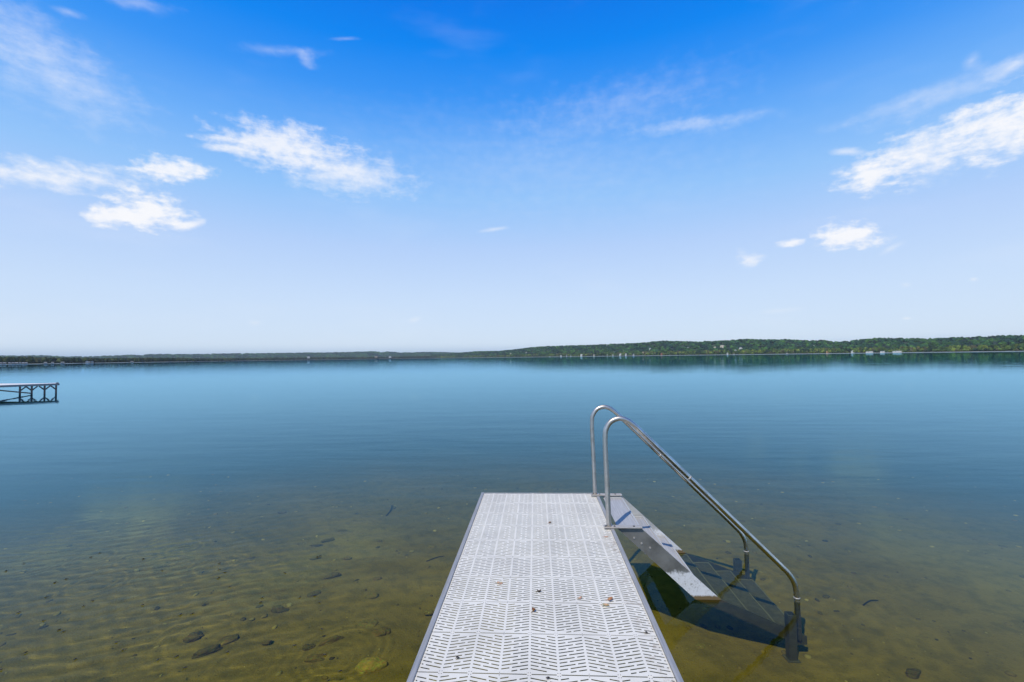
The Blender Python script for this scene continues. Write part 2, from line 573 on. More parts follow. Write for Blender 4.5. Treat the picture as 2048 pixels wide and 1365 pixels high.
def stone_material():
    m, nt, p = new_mat('lake_stone', (.1, .1, .05), .9, 0, .1)
    a = node(nt, 'ShaderNodeAttribute', attribute_name='tint')
    v = geo_pos(nt)
    n = noise(nt, v, 30, 6, .7)
    c = mixc(nt, mrange(nt, n, .35, .7, 0, .45), a.outputs['Color'], (.20, .16, .055))
    nt.links.new(c, p.inputs['Base Color'])
    add_bump(nt, p, n, .02, 1.0)
    return m


M = {
    'deck': deck_material(),
    'rail': brushed('frame_aluminium', (.40, .40, .41), (.25, .26, .27), .55, (45, 1.2, 45), .2),
    'bar': brushed('bar_aluminium', (.50, .49, .47), (.36, .31, .26), .5, (4, 40, 40), .25),
    'tread': tread_material(),
    'plate': side_panel_material(),
    'pale_plate': side_panel_material(True),
    'nosing': new_mat('worn_edge', (.50, .50, .49), .5, .2)[0],
    'wet_nosing': new_mat('wet_worn_edge', (.175, .172, .165), .7)[0],
    'handrail': handrail_material(),
    'bed': bed_material(),
    'water': water_material(),
    'leaf': tint_material('dry_leaf', .8),
    'stone': stone_material(),
    'foliage': tint_material('foliage', .9),
    'hill': new_mat('hill_ground', (.035, .06, .025), .95)[0],
    'shore_shine': new_mat('painted_shine', (.30, .33, .34), .9)[0],
    'screw': new_mat('dark_screw', (.12, .12, .12), .4, .8)[0],
}


# ---------------------------------------------------------------- the lake bed and the lake
def bed_z(x, y):
    y = np.asarray(y, float); x = np.asarray(x, float)
    d = np.where(y < 0, .62 + .03 * y, .62 + .075 * y)
    d = d + .05 * np.clip(y - 5, 0, 60) + .035 * np.clip(np.abs(x) - 2.4, 0, 60) ** 1.4
    d = np.clip(d, .25, 7.5)
    return -d


def axis(lo, hi, dense0, dense1, step, growth):
    a = list(np.arange(dense0, dense1 + step / 2, step))
    s, v = step, a[-1]
    while v < hi:
        s *= growth; v += s; a.append(v)
    s, v = step, a[0]
    pre = []
    while v > lo:
        s *= growth; v -= s; pre.append(v)
    return np.array(pre[::-1] + a)


def grid_mesh(name, xs, ys, zf, smooth=True):
    X, Y = np.meshgrid(xs, ys)
    Z = zf(X, Y)
    V = np.stack([X.ravel(), Y.ravel(), Z.ravel()], 1)
    nx, ny = len(xs), len(ys)
    i = (np.arange(ny - 1)[:, None] * nx + np.arange(nx - 1)[None]).ravel()
    return mesh_np(name, V, np.stack([i, i + 1, i + 1 + nx, i + nx], 1), smooth)


rng = np.random.default_rng(11)


def bed_relief(X, Y):
    r = np.random.default_rng(3)
    h = np.zeros_like(X)
    for k in range(14):
        lam = r.uniform(.35, 2.2); th = r.uniform(0, math.pi); ph = r.uniform(0, 6.3)
        h += .006 * lam * np.sin((X * math.cos(th) + Y * math.sin(th)) * 2 * math.pi / lam + ph)
    return bed_z(X, Y) + h * np.exp(-np.hypot(X, Y - 4) / 12)


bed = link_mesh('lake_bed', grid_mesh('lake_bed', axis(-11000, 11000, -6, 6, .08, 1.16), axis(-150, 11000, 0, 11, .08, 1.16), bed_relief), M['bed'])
tag(bed, kind='structure')

RINGS = [(-1.81, 2.98, .34, 1.0), (-1.86, 3.52, .42, .7), (-1.9, 3.39, .22, .6), (-5.79, 4.95, .3, 1.0),
         (-5.18, 4.94, .22, 1.0), (-4.05, 4.89, .3, .9), (-4.84, 5.31, .25, .9), (-4.71, 4.85, .16, .9),
         (-3.56, 5.0, .2, .8), (-5.09, 4.38, .35, .9), (-2.73, 4.7, .2, .6), (-3.94, 4.96, .12, .8), (-3.2, 3.6, .4, .6), (-2.6, 3.3, .3, .5)]


def ripples(X, Y):
    r = np.random.default_rng(5)
    h = np.zeros_like(X)
    # wavelets running in on the left of the dock
    left = 1 / (1 + np.exp((X + 2.2) / .5)) * np.exp(-((Y - 3.4) / 2.3) ** 2)
    for k in range(30):
        lam = r.uniform(.06, .20); th = r.normal(math.radians(113 if k % 4 else 75), .30); ph = r.uniform(0, 6.3)
        mod = .8 + .8 * np.sin(X * r.uniform(.6, 2) + Y * r.uniform(.6, 2) + r.uniform(0, 6))
        h += left * mod * lam * .00075 * np.sin((X * math.cos(th) + Y * math.sin(th)) * 2 * math.pi / lam + ph)
    # a faint swell everywhere, fading with distance as the mesh coarsens
    near = np.exp(-(np.hypot(X, Y - 4) / 4.2) ** 2)
    for k in range(10):
        lam = r.uniform(.3, 1.4); th = r.normal(math.radians(95), .25); ph = r.uniform(0, 6.3)
        h += near * lam * .00045 * np.sin((X * math.cos(th) + Y * math.sin(th)) * 2 * math.pi / lam + ph)
    for cx, cy, rad, a in RINGS:
        d = np.hypot(X - cx, Y - cy)
        h += a * .00045 * np.sin(2 * math.pi * (d - rad) / .075) * np.exp(-((d - rad * .75) / (rad * .35)) ** 2)
    # ring spreading from the stair legs
    for cx, cy in ((2.107, 3.908), (2.1, 4.8)):
        d = np.hypot(X - cx, Y - cy)
        h += .0003 * np.sin(2 * math.pi * d / .13) * np.exp(-d / .8)
    return h


lake = link_mesh('lake', grid_mesh('lake', axis(-11000, 11000, -6.2, 3.4, .026, 1.09), axis(-150, 11000, 1.9, 7.4, .026, 1.09), ripples), M['water'])
tag(lake, kind='structure')
lake.cycles.is_caustics_caster = True
bed.cycles.is_caustics_receiver = True


# ---------------------------------------------------------------- the dock
DX0, DX1, DTOP = -.597, .634, .57
PX0, PX1 = -.567, .604
COLW = .1365
PITCH = .305


def clip_poly(pts, lo, hi):
    for sgn, lim in ((1, lo), (-1, -hi)):
        out = []
        for i in range(len(pts)):
            a, b = pts[i], pts[(i + 1) % len(pts)]
            da, db = sgn * a[1] - lim, sgn * b[1] - lim
            if da >= 0: out.append(a)
            if da * db < 0:
                t = da / (da - db)
                out.append((a[0] + (b[0] - a[0]) * t, a[1] + (b[1] - a[1]) * t))
        pts = out
        if len(pts) < 3: return []
    return pts


def panel_mesh():
    """One grating panel: nine herringbone columns of slots, cut right through."""
    bm = bmesh.new()
    TH = .0016
    MG = .0155          # plain band along both seams
    y0, y1 = .0032, PITCH - .0032

    def plate(pts):
        pts = clip_poly(pts, y0, y1)
        pts = [p for i, p in enumerate(pts) if math.dist(p, pts[i - 1]) > 1e-6]
        if len(pts) < 3: return
        t = [bm.verts.new((x, y, 0)) for x, y in pts]
        b = [bm.verts.new((x, y, -TH)) for x, y in pts]
        bm.faces.new(t)
        n = len(pts)
        for i in range(n):
            j = (i + 1) % n
            bm.faces.new((t[i], b[i], b[j], t[j]))

    cx = (PX0 + PX1) / 2
    edges = [PX0] + [cx + COLW * (k - 4.5) for k in range(1, 9)] + [PX1]
    for c in range(9):
        xa, xb = edges[c], edges[c + 1]
        full = cx + COLW * (c - 4)
        s = .25 if c % 2 else -.25          # slant of the slots in this column
        ua, ub = full - COLW / 2 + .006, full + COLW / 2 - .006
        W = ub - ua
        pitch, slot, n0 = .0243, .0082, -3

        def Q(u0, u1, v0, v1):
            u0, u1 = max(u0, xa), min(u1, xb)
            if u1 - u0 < 1e-5: return
            plate([(u0, v0 + s * (u0 - full)), (u1, v0 + s * (u1 - full)), (u1, v1 + s * (u1 - full)), (u0, v1 + s * (u0 - full))])
        for k in range(-5, 18):
            v = .019 + k * pitch
            Q(xa, xb, v + slot, v + pitch)
            clear = .004 < v + slot / 2 + .0 < PITCH - .004
            if not clear:
                Q(xa, xb, v, v + slot)
                continue
            cut = ((ua, ua + .30 * W), (ua + .40 * W, ub)) if k % 2 else ((ua, ua + .60 * W), (ua + .70 * W, ub))
            prev = xa
            for a, b in cut:
                # keep the margin of the panel solid where the slanted slot would leave it
                va, vb = v + s * (a - full), v + s * (b - full)
                lo, hi = min(va, vb), max(va, vb) + slot
                if lo < MG or hi > PITCH - MG:
                    t0, t1 = a, b
                    # trim the slot so that it ends inside the panel
                    def xv(val): return full + (val - v) / s
                    xs_ = sorted((xv(MG), xv(PITCH - MG - slot)))
                    a, b = max(a, xs_[0]), min(b, xs_[1])
                    if b - a < .008:
                        continue
                Q(prev, a, v, v + slot)
                prev = b
            Q(prev, xb, v, v + slot)
    for k in range(10):      # ribs under the skin along every column joint
        add_box(bm, (min(max(edges[k] - .003, PX0), PX1 - .006), .004, -.032), (min(max(edges[k] + .003, PX0 + .006), PX1), PITCH - .004, -.0018))
    # tabs that join this panel to the next, two screw heads each side
    for k in (1, 2, 4, 5, 7, 8):
        x = edges[k]
        add_box(bm, (x - .011, PITCH - .0033, -.02), (x + .011, PITCH + .0033, -.0004))
    nplate = len(bm.faces)
    for k in range(1, 9):
        x = cx + COLW * (k - 4.5)
        for yy in (.009, PITCH - .009):
            for dx in ((-.0055, .0055) if k in (1, 2, 4, 5, 7, 8) else (0,)):
                ring = [bm.verts.new((x + dx + .0021 * math.cos(a), yy + .0021 * math.sin(a), .0006)) for a in (i * math.pi / 4 for i in range(8))]
                bm.faces.new(ring)
                low = [bm.verts.new((v.co.x, v.co.y, -.002)) for v in ring]
                for i in range(8):
                    bm.faces.new((ring[i], low[i], low[(i + 1) % 8], ring[(i + 1) % 8]))
    me = bpy.data.meshes.new('deck_panel')
    bm.faces.ensure_lookup_table()
    for f in bm.faces[nplate:]: f.material_index = 1
    bm.normal_update(); bm.to_mesh(me); bm.free()
    me.materials.append(M['deck']); me.materials.append(M['screw'])
    return me


dock = tag(empty('dock', (0.018, 4.88, bed_z(0, 4.88).item() * 0)), 'white dock of slotted herringbone panels in a grey frame, running out from the viewer', 'dock')
dock_off = -Vector(dock.location)
pm = panel_mesh()
first_y = 4.878 - 26 * PITCH
for k in range(26):
    p = link_mesh('deck_panel', pm, None, dock, dock_off + Vector((0, first_y + k * PITCH, DTOP)))
    p.rotation_euler = (rng.normal(0, .0015), rng.normal(0, .001), 0)
for side in (0, 1):
    xa, xb = (DX0, PX0 - .002) if side == 0 else (PX1 + .002, DX1)
    for ya, yb in ((first_y, .298), (.302, 3.358), (3.362, 4.895)):
        bm = bmesh.new()
        add_box(bm, (xa, ya, DTOP - .13), (xb, yb, DTOP + .009), .003)
        obj('side_rail', bm, M['rail'], dock, dock_off)
bm = bmesh.new()
add_box(bm, (PX0 - .001, 4.882, DTOP - .13), (PX1 + .001, 4.897, DTOP + .006), .003)
obj('end_rail', bm, M['rail'], dock, dock_off)
for y in (-1.2, .3, 1.8, 3.36, 4.6):
    bm = bmesh.new()
    add_box(bm, (PX0, y - .025, DTOP - .12), (PX1, y + .025, DTOP - .04))
    obj('crossbeam', bm, M['rail'], dock, dock_off)
for x in (-.5, .54):
    for y in (-1.2, 1.8, 4.6):
        bm = bmesh.new()
        add_tube(bm, [(x, y, bed_z(0, y).item() - .1), (x, y, DTOP - .125)], .024, 16)
        obj('leg', bm, M['rail'], dock, dock_off, True)

# ---------------------------------------------------------------- the stairs into the lake
YN, YF = 3.9076, 4.80
stairs = tag(empty('stairs', (1.4, 4.35, 0)), 'aluminium stairs with two curved handrails leading from the dock down into the water', 'stairs')
so = -Vector(stairs.location)
RUN, RISE = .2135, .1945
for i in range(7):
    x1, z = .87 + RUN * i, .557 - RISE * i
    x0 = x1 - RUN
    bm = bmesh.new()
    add_box(bm, (x0 + .022, YN + .012, z - .006), (x1, YF - .012, z), .0015)
    add_box(bm, (x1 - .006, YN + .012, z - .045), (x1, YF - .012, z - .0062))
    td = obj('tread', bm, M['tread'], stairs, so)
    td.cycles.is_caustics_receiver = True
    bm = bmesh.new()
    add_box(bm, (x1 - .012, YN + .012, z + .0004), (x1 + .0015, YF - .012, z + .007), .001)
    add_box(bm, (x0 + .03, YF - .03, z + .0004), (x1 - .013, YF - .0125, z + .012), .001)
    obj('nosing', bm, M['nosing' if i < 3 else 'wet_nosing'], td).cycles.is_caustics_receiver = True
SLOPE = RISE / RUN
for y0, y1 in ((YN - .006, YN + .004), (YF - .004, YF + .006)):
    zt = .572
    xt = .868
    zb = -.74
    pts = [(xt - .2, zt), (xt, zt), (2.172, zt - SLOPE * (2.172 - xt) + .004), (2.172, zb), (xt + (zt - zb) / SLOPE - .21, zb)]
    bm = bmesh.new()
    add_prism(bm, pts, y0, y1)
    sp = obj('side_panel', bm, M['plate' if y0 < 4.2 else 'pale_plate'], stairs, so)
    sp.cycles.is_caustics_receiver = True
    for bx, bz in ((.80, .50), (.86, .455), (.93, .42)):
        bm = bmesh.new()
        add_tube(bm, [(bx, y0 - .005, bz), (bx, y0 + .002, bz)], .008, 8)
        obj('bolt_head', bm, M['bar'], sp)
for y in (YN, YF):
    path = [(.595, y, .585), (.5865, y, .95), (.5775, y, 1.33), (.588, y, 1.404), (.63, y, 1.465), (.70, y, 1.49), (.766, y, 1.473), (.825, y, 1.430),
            (.895, y, 1.362), (1.2, y, 1.062), (1.6, y, .665), (1.99, y, .276), (2.05, y, .212), (2.092, y, .135), (2.105, y, .04),
            (2.107, y, -.1), (2.112, y, -.68)]
    bm = bmesh.new()
    add_tube(bm, catmull(path), .0212, 24)
    h = obj('handrail', bm, M['handrail'], stairs, so, True)
    h.cycles.is_caustics_receiver = True
    for (px_, pz_, dx_, dz_, rr_) in ((2.1055, .03, .0005, -.010, .0232), (1.262, 1.0, .011, -.0109, .0222)):
        bm = bmesh.new()
        add_tube(bm, [(px_, y, pz_), (px_ + dx_, y, pz_ + dz_)], rr_, 24)
        obj('weld_ring', bm, M['bar'], h, (0, 0, 0), True)
    bm = bmesh.new()
    add_box(bm, (.552, y - .027, .5805), (.868, y + .029, .593), .004)
    b = obj('mounting_bar', bm, M['bar'], stairs, so)
    for bx in (.566, .64, .80):
        bm = bmesh.new()
        add_tube(bm, [(bx, y - .008, .592), (bx, y - .008, .599)], .0085, 6)
        obj('bolt_head', bm, M['screw'], b)
    # hollow square leg standing outside the side panel
    yy = y - .036 if y == YN else y + .038
    zb = bed_z(2.03, yy).item() + .015
    bm = bmesh.new()
    w, t, zt = .031, .005, -.19
    for a in ((2.03 - w, yy - w, 2.03 + w, yy - w + t), (2.03 - w, yy + w - t, 2.03 + w, yy + w),
              (2.03 - w, yy - w + t, 2.03 - w + t, yy + w - t), (2.03 + w - t, yy - w + t, 2.03 + w, yy + w - t)):
        add_box(bm, (a[0], a[1], zb), (a[2], a[3], zt))
    lg = obj('support_leg', bm, M['plate'], stairs, so)
    lg.cycles.is_caustics_receiver = True
    bm = bmesh.new()
    add_box(bm, (1.98, yy - .05, zb - .014), (2.08, yy + .05, zb - .006), .002)
    obj('foot_plate', bm, M['plate'], lg).cycles.is_caustics_receiver = True


# ---------------------------------------------------------------- stones on the lake bed
def blob_mesh(name, sx, sy, sz, tint, seed, sub=4, lump=.30):
    if seed == 0: lump = .12
    r = random.Random(seed)
    bm = bmesh.new()
    bmesh.ops.create_icosphere(bm, subdivisions=sub, radius=1)
    waves = [(Vector((r.gauss(0, 1), r.gauss(0, 1), r.gauss(0, 1))) * r.uniform(.8, 1.8), r.uniform(0, 6.3)) for _ in range(9)]
    amp = .015 if seed == 0 else .05
    fine = [(Vector((r.gauss(0, 1), r.gauss(0, 1), r.gauss(0, 1))) * 4, r.uniform(0, 6.3)) for _ in range(6)]
    for v in bm.verts:
        k = 1 + lump * sum(math.sin(v.co.dot(d) + p) for d, p in waves) / 3.2 + amp * sum(math.sin(v.co.dot(d) + p) for d, p in fine)
        v.co = Vector((v.co.x * sx, v.co.y * sy, v.co.z * sz)) * k
    me = bpy.data.meshes.new(name)
    at = [(*[c * r.uniform(.75, 1.2) for c in tint], 1) for _ in bm.verts]
    bm.to_mesh(me); bm.free()
    ca = me.color_attributes.new('tint', 'FLOAT_COLOR', 'POINT')
    ca.data.foreach_set('color', np.array(at, np.float32).ravel())
    me.polygons.foreach_set('use_smooth', [True] * len(me.polygons))
    return me


PALE, TAN, BROWN, DARK = (.58, .48, .15), (.30, .25, .09), (.25, .19, .07), (.165, .135, .06)
STONES = [  # x, y, width, depth/width, colour, turn, label
    (-1.34, 3.67, .24, .75, PALE, .1, 'big smooth pale yellow stone on the lake bed, brightest of the sunken stones'),
    (-1.58, 4.24, .18, .9, TAN, .4, 'rounded tan stone touching a darker brown one, beside the left edge of the dock'),
    (-1.43, 4.12, .19, .9, BROWN, .7, 'dark brown stone pressed against a tan one on the lake bed'),
    (-2.31, 5.09, .18, .4, DARK, .5, 'long dark stone lying slanted, farther out than the two touching brown ones'),
    (-2.33, 4.72, .13, .7, DARK, .9, 'small dark slanted stone halfway between the touching brown pair and the long dark one'),
    (-2.52, 4.4, .16, .7, DARK, 0, 'dark stone at the middle of the faint water rings'),
    (-3.04, 3.94, .20, .6, DARK, .8, 'large blackish stone, leftmost of the three big ones among the ripples'),
    (-2.8, 3.77, .20, .6, DARK, .7, 'large blackish stone, nearest of the three big ones among the ripples'),
    (-2.71, 3.94, .17, .9, BROWN, .9, 'brown weedy stone, rightmost of the three big ones among the ripples'),
    (-1.98, 3.89, .12, .6, DARK, .6, 'small dark stone at the end of a row of low brown stones'),
    (-1.82, 3.98, .21, .35, BROWN, .6, 'long low brown stone like a short log on the lake bed'),
    (-1.84, 3.74, .20, .5, BROWN, .2, 'flat brown slab half sunk in sand, left of the pale yellow stone'),
    (-1.36, 5.93, .19, .6, TAN, 0, 'flat tan stone lying alone near the far left edge of the dock'),
    (-1.78, 5.05, .13, .6, BROWN, .2, 'small brown stone, outer of two single ones left of the dock middle'),
    (-1.73, 4.71, .15, .6, TAN, .6, 'slanted tan stone, inner of two single ones left of the dock middle'),
    (-2.33, 5.55, .10, .8, BROWN, 0, 'little round brown stone with a tiny dark one beside it'),
    (-2.91, 5.9, .16, .4, DARK, .2, 'thin dark stone, left of a pair lying end to end far out'),
    (-2.83, 6.08, .16, .35, DARK, .6, 'thin slanted dark stone, right of a pair lying end to end far out'),
    (-2.77, 6.42, .12, .5, DARK, .2, 'small dark sliver of stone beyond the end-to-end pair'),
    (-2.73, 6.79, .15, .5, DARK, 0, 'dark flat stone farthest out on the sand before the bottom fades'),
    (-3.53, 5.5, .16, .6, DARK, 0, 'dark rounded stone alone where the ripples begin'),
    (1.36, 4.02, .13, .9, TAN, 0, 'round sandy stone on the lake bed just in front of the stairs'),
    (-1.09, 4.47, .11, .7, TAN, .3, 'pale brown stone partly hidden by the left dock rail'),
    (-1.76, 4.02, .09, .7, DARK, .3, 'tiny dark stone between the log-like stone and the touching pair'),
    (-4.06, 7.13, .14, .4, DARK, .1, 'faint dark stone far out on the left, nearly lost in blue water'),
    (-2.74, 5.52, .13, .4, DARK, .4, 'slim dark stone just short of the end-to-end pair'),
    (2.84, 3.7, .15, .6, DARK, .2, 'dark stone at the bottom right beyond the stairs'),
    (-1.15, 3.62, .13, .7, BROWN, .3, 'rough brown stone tucked beside the big pale yellow one'),
    (-2.38, 3.93, .11, .7, BROWN, .3, 'brown pebble-sized stone between the ripples and the flat slab'),
]
for i, (x, y, w, asp, tint, turn, label) in enumerate(STONES):
    w *= .95 if i == 0 else .85
    h = w * (.36 if i == 0 else random.Random(i).uniform(.22, .32))
    o = link_mesh('stone', blob_mesh('stone', w / 2, w / 2 * asp, h, tint, i), M['stone'], None, (x, y, bed_z(x, y).item() + h * (.5 if i == 0 else .25)))
    o.rotation_euler = (0, 0, turn)
    tag(o, label, 'stone', 'stones on the lake bed')
    o.cycles.is_caustics_receiver = True

r_ = np.random.default_rng(9)

def pebbles(n):
    bm = bmesh.new()
    bmesh.ops.create_icosphere(bm, subdivisions=2, radius=1)
    V = np.array([v.co[:] for v in bm.verts]); F = np.array([[v.index for v in f.verts] for f in bm.faces])
    bm.free()
    k = len(V)
    y = r_.uniform(2.6, 9.5, n); x = r_.uniform(-1.25, 1.25, n) * (y + .6)
    keep = (np.abs(x - .02) > .7) | (y > 5.1)
    x, y = x[keep], y[keep]; n = len(x)
    sz = .006 + .030 * r_.random(n) ** 4
    asp = r_.uniform(.5, 1, (n, 1)); a = r_.uniform(0, 6.3, (n, 1))
    jit = 1 + r_.normal(0, .12, (n, k))
    lx = V[None, :, 0] * sz[:, None] * jit; ly = V[None, :, 1] * sz[:, None] * asp * jit
    X = x[:, None] + lx * np.cos(a) - ly * np.sin(a); Y = y[:, None] + lx * np.sin(a) + ly * np.cos(a)
    Z = bed_relief(x, y)[:, None] + V[None, :, 2] * sz[:, None] * .45 * jit + sz[:, None] * .15
    pal = np.array([(.34, .28, .10), (.22, .17, .07), (.10, .085, .045), (.40, .34, .16), (.16, .13, .06)])
    c = pal[r_.integers(0, 5, n)] * r_.uniform(.7, 1.3, (n, 1))
    tint = np.concatenate([np.repeat(c[:, None], k, 1), np.ones((n, k, 1))], 2).reshape(-1, 4)
    me = mesh_np('pebbles', np.stack([X, Y, Z], 2).reshape(-1, 3), (F[None] + (np.arange(n) * k)[:, None, None]).reshape(-1, 3), True, tint)
    o = tag(link_mesh('pebbles', me, M['leaf']), 'small pebbles and crumbs of debris scattered over the sandy lake bed', 'pebbles', None, 'stuff')
    o.cycles.is_caustics_receiver = True


pebbles(1900)

# sunken sticks and leaves
STICKS = [((-2.345, 7.02), (-2.412, 7.52), .012, 'thin dark stick standing out alone on the sand left of the dock end'),
          ((-1.349, 5.52), (-1.164, 5.66), .010, 'short thin curved twig on the lake bed close to the dock rail'),
          ((3.1, 4.62), (3.3, 4.70), .008, 'thin dark twig on the open sand to the right of the stairs')]
for (a, b, r_, label) in STICKS:
    za, zb = bed_z(*a).item() + .015, bed_z(*b).item() + .03
    mid = ((a[0] + b[0]) / 2 + .02, (a[1] + b[1]) / 2 + .03, (za + zb) / 2 + .01)
    bm = bmesh.new()
    pth = catmull([(*a, za), mid, (*b, zb)], .03)
    add_tube(bm, pth, [r_ * (1 - .5 * i / len(pth)) for i in range(len(pth))], 8)
    o = tag(obj('stick', bm, new_mat('wet_wood', (.03, .028, .02), .9)[0], None, (0, 0, 0), True), label, 'stick', 'sunken sticks')
    o.cycles.is_caustics_receiver = True


def leaf_mesh(L_, W_, curl, tint, seed):
    """A dry leaf: pointed outline, curled along its rib, with a stalk; 1 mm thick."""
    r = random.Random(seed)
    bm = bmesh.new()
    n = 9
    top, bot = [], []
    for i in range(n + 1):
        t = i / n
        half = W_ / 2 * (math.sin(math.pi * t ** .8) ** .8) * r.uniform(.8, 1.1) + .0006
        rowt, rowb = [], []
        for k in (-1, -.5, 0, .5, 1):
            z = curl * (k * k) * (.6 + .4 * math.sin(3 * t + seed)) * W_ + curl * .5 * L_ * (t - .5) ** 2 + .0015
            rowt.append(bm.verts.new(((t - .5) * L_, k * half, z + .001)))
            rowb.append(bm.verts.new(((t - .5) * L_, k * half, z)))
        top.append(rowt); bot.append(rowb)
    for i in range(n):
        for k in range(4):
            bm.faces.new((top[i][k], top[i + 1][k], top[i + 1][k + 1], top[i][k + 1]))
            bm.faces.new((bot[i][k], bot[i][k + 1], bot[i + 1][k + 1], bot[i + 1][k]))
        for k in (0, 4):
            q = (top[i][k], bot[i][k], bot[i + 1][k], top[i + 1][k])
            bm.faces.new(q if k == 0 else q[::-1])
    add_bar(bm, (-L_ * .5, 0, .003), (-L_ * .85, W_ * .15, .002), .0018)
    me = bpy.data.meshes.new('leaf')
    at = [(*[c * r.uniform(.7, 1.25) for c in tint], 1) for _ in bm.verts]
    bm.to_mesh(me); bm.free()
    ca = me.color_attributes.new('tint', 'FLOAT_COLOR', 'POINT')
    ca.data.foreach_set('color', np.array(at, np.float32).ravel())
    return me


LEAVES = [  # x, y, length, width, curl, colour, turn, label
    (.105, 4.026, .034, .02, .5, (.28, .18, .10), .5, 'small brown dry leaf on the far half of the deck, farthest from the viewer'),
    (.546, 3.727, .045, .02, .2, (.52, .34, .25), .1, 'pinkish scrap of dry leaf just below the near handrail foot'),
    (-.248, 2.959, .05, .03, .2, (.48, .33, .23), -.2, 'pale tan leaf lying flat on the left of the deck'),
    (.001, 2.86, .03, .022, 1.2, (.06, .04, .025), .3, 'dark curled seed husk on the middle of the deck'),
    (.245, 2.791, .032, .02, .5, (.46, .34, .22), .4, 'light brown leaf right of the deck middle'),
    (.42, 2.774, .040, .026, .7, (.40, .22, .14), .1, 'reddish curled leaf near the dirty right edge of the deck'),
    (.387, 2.713, .048, .026, .4, (.46, .36, .22), -.3, 'straw coloured leaf just in front of the reddish one'),
    (-.03, 2.645, .032, .024, .9, (.26, .12, .05), .9, 'crumpled brown leaf just in front of the dark seed husk'),
]
for i, (x, y, l, w, c, tint, turn, label) in enumerate(LEAVES):
    o = link_mesh('dry_leaf', leaf_mesh(l * .8, w * .85, c, tint, i), M['leaf'], None, (x, y, DTOP + .001))
    o.rotation_euler = (0, 0, turn)
    tag(o, label, 'leaf', 'dry leaves on the deck')
for x, y, label in ((-.397, 2.233, 'tiny dark beetle on the near left part of the deck'), (.035, 2.107, 'tiny dark beetle at the very front of the deck'),
                    (.558, 2.461, 'tiny dark beetle on the dirt stain by the right rail')):
    bm = bmesh.new()
    bmesh.ops.create_uvsphere(bm, u_segments=10, v_segments=6, radius=1)
    for v in bm.verts: v.co = Vector((v.co.x * .009, v.co.y * .0055, v.co.z * .0035 + .0045))
    for s in (-1, 1):
        for dx in (-.005, 0, .005):
            add_bar(bm, (dx, s * .004, .003), (dx * 1.6, s * .009, .0004), .0009)
    o = tag(obj('beetle', bm, new_mat('beetle_shell', (.03, .022, .02), .35)[0], None, (x, y, DTOP + .0008), True), label, 'beetle', 'beetles on the deck')
    o.rotation_euler = (0, 0, x * 9)

# water insects resting on the ripples at the left
r_ = random.Random(77)
bm = bmesh.new()
bmesh.ops.create_uvsphere(bm, u_segments=8, v_segments=6, radius=1)
for v in bm.verts: v.co = Vector((v.co.x * .011, v.co.y * .0035, v.co.z * .004 + .005))
for s in (-1, 1):
    for dx in (-.006, .002, .008):
        add_bar(bm, (dx, s * .002, .004), (dx * 2.2, s * .012, .0015), .001)
bug = None
for k in range(46):
    y = r_.uniform(2.85, 4.7)
    x = -r_.uniform(.42, 1.2) * y + r_.uniform(-.25, .1)
    if bug is None:
        bug = o = obj('water_insect', bm, new_mat('insect_shell', (.02, .018, .015), .5)[0], None, (0, 0, 0), True)
        tag(o, 'tiny dark insect resting on the rippled water left of the dock', 'insect', 'insects on the water')
    else:
        o = bug.copy(); col.objects.link(o)
    o.location = (x, y, .001)
    o.rotation_euler = (0, 0, r_.uniform(0, 6.3))

# ---------------------------------------------------------------- neighbour's dock on the left
A, B = Vector((-33.66, 27.0)), Vector((-31.95, 28.88))
u = (B - A).normalized(); nrm = Vector((-u.y, u.x))
nd = tag(empty('neighbour_dock', (A.x, A.y, 0), math.atan2(u.y, u.x)), 'distant white topped dock on braced posts at the left edge of the lake', 'dock')
m_dark = new_mat('dark_timber', (.07, .075, .08), .7)[0]
m_beam = new_mat('grey_beam', (.17, .21, .25), .5, .3)[0]
m_top = new_mat('pale_decking', (.72, .71, .70), .6)[0]
LAB = (B - A).length
T2 = .655
bm = bmesh.new()
pts = [(-6, .06), (LAB - .05, .06), (LAB - .05, 1.05), (1.9, 1.05), (-.9, 4.6), (-6, 4.6)]
lo = [bm.verts.new((x, y, T2 - .05)) for x, y in pts]; hi = [bm.verts.new((x, y, T2)) for x, y in pts]
bm.faces.new(lo[::-1]); bm.faces.new(hi)
for i in range(len(pts)):
    j = (i + 1) % len(pts); bm.faces.new((lo[i], lo[j], hi[j], hi[i]))
obj('decking', bm, m_top, nd)
bm = bmesh.new()
pts = [(-6, .07), (LAB - .06, .07), (LAB - .06, 1.0), (1.85, 1.0), (-.95, 4.5), (-6, 4.5)]
lo = [bm.verts.new((x, y, T2 - .125)) for x, y in pts]; hi = [bm.verts.new((x, y, T2 - .054)) for x, y in pts]
bm.faces.new(lo[::-1]); bm.faces.new(hi)
for i in range(len(pts)):
    j = (i + 1) % len(pts); bm.faces.new((lo[i], lo[j], hi[j], hi[i]))
obj('underframe', bm, m_dark, nd)
bm = bmesh.new(); add_box(bm, (-6, -.02, T2 - .135), (LAB + .12, .055, T2 - .005), .006); obj('side_beam', bm, m_beam, nd)
bm = bmesh.new(); add_box(bm, (LAB - .048, .058, T2 - .14), (LAB + .08, 1.2, T2 + .02), .006); obj('end_beam', bm, m_dark, nd)
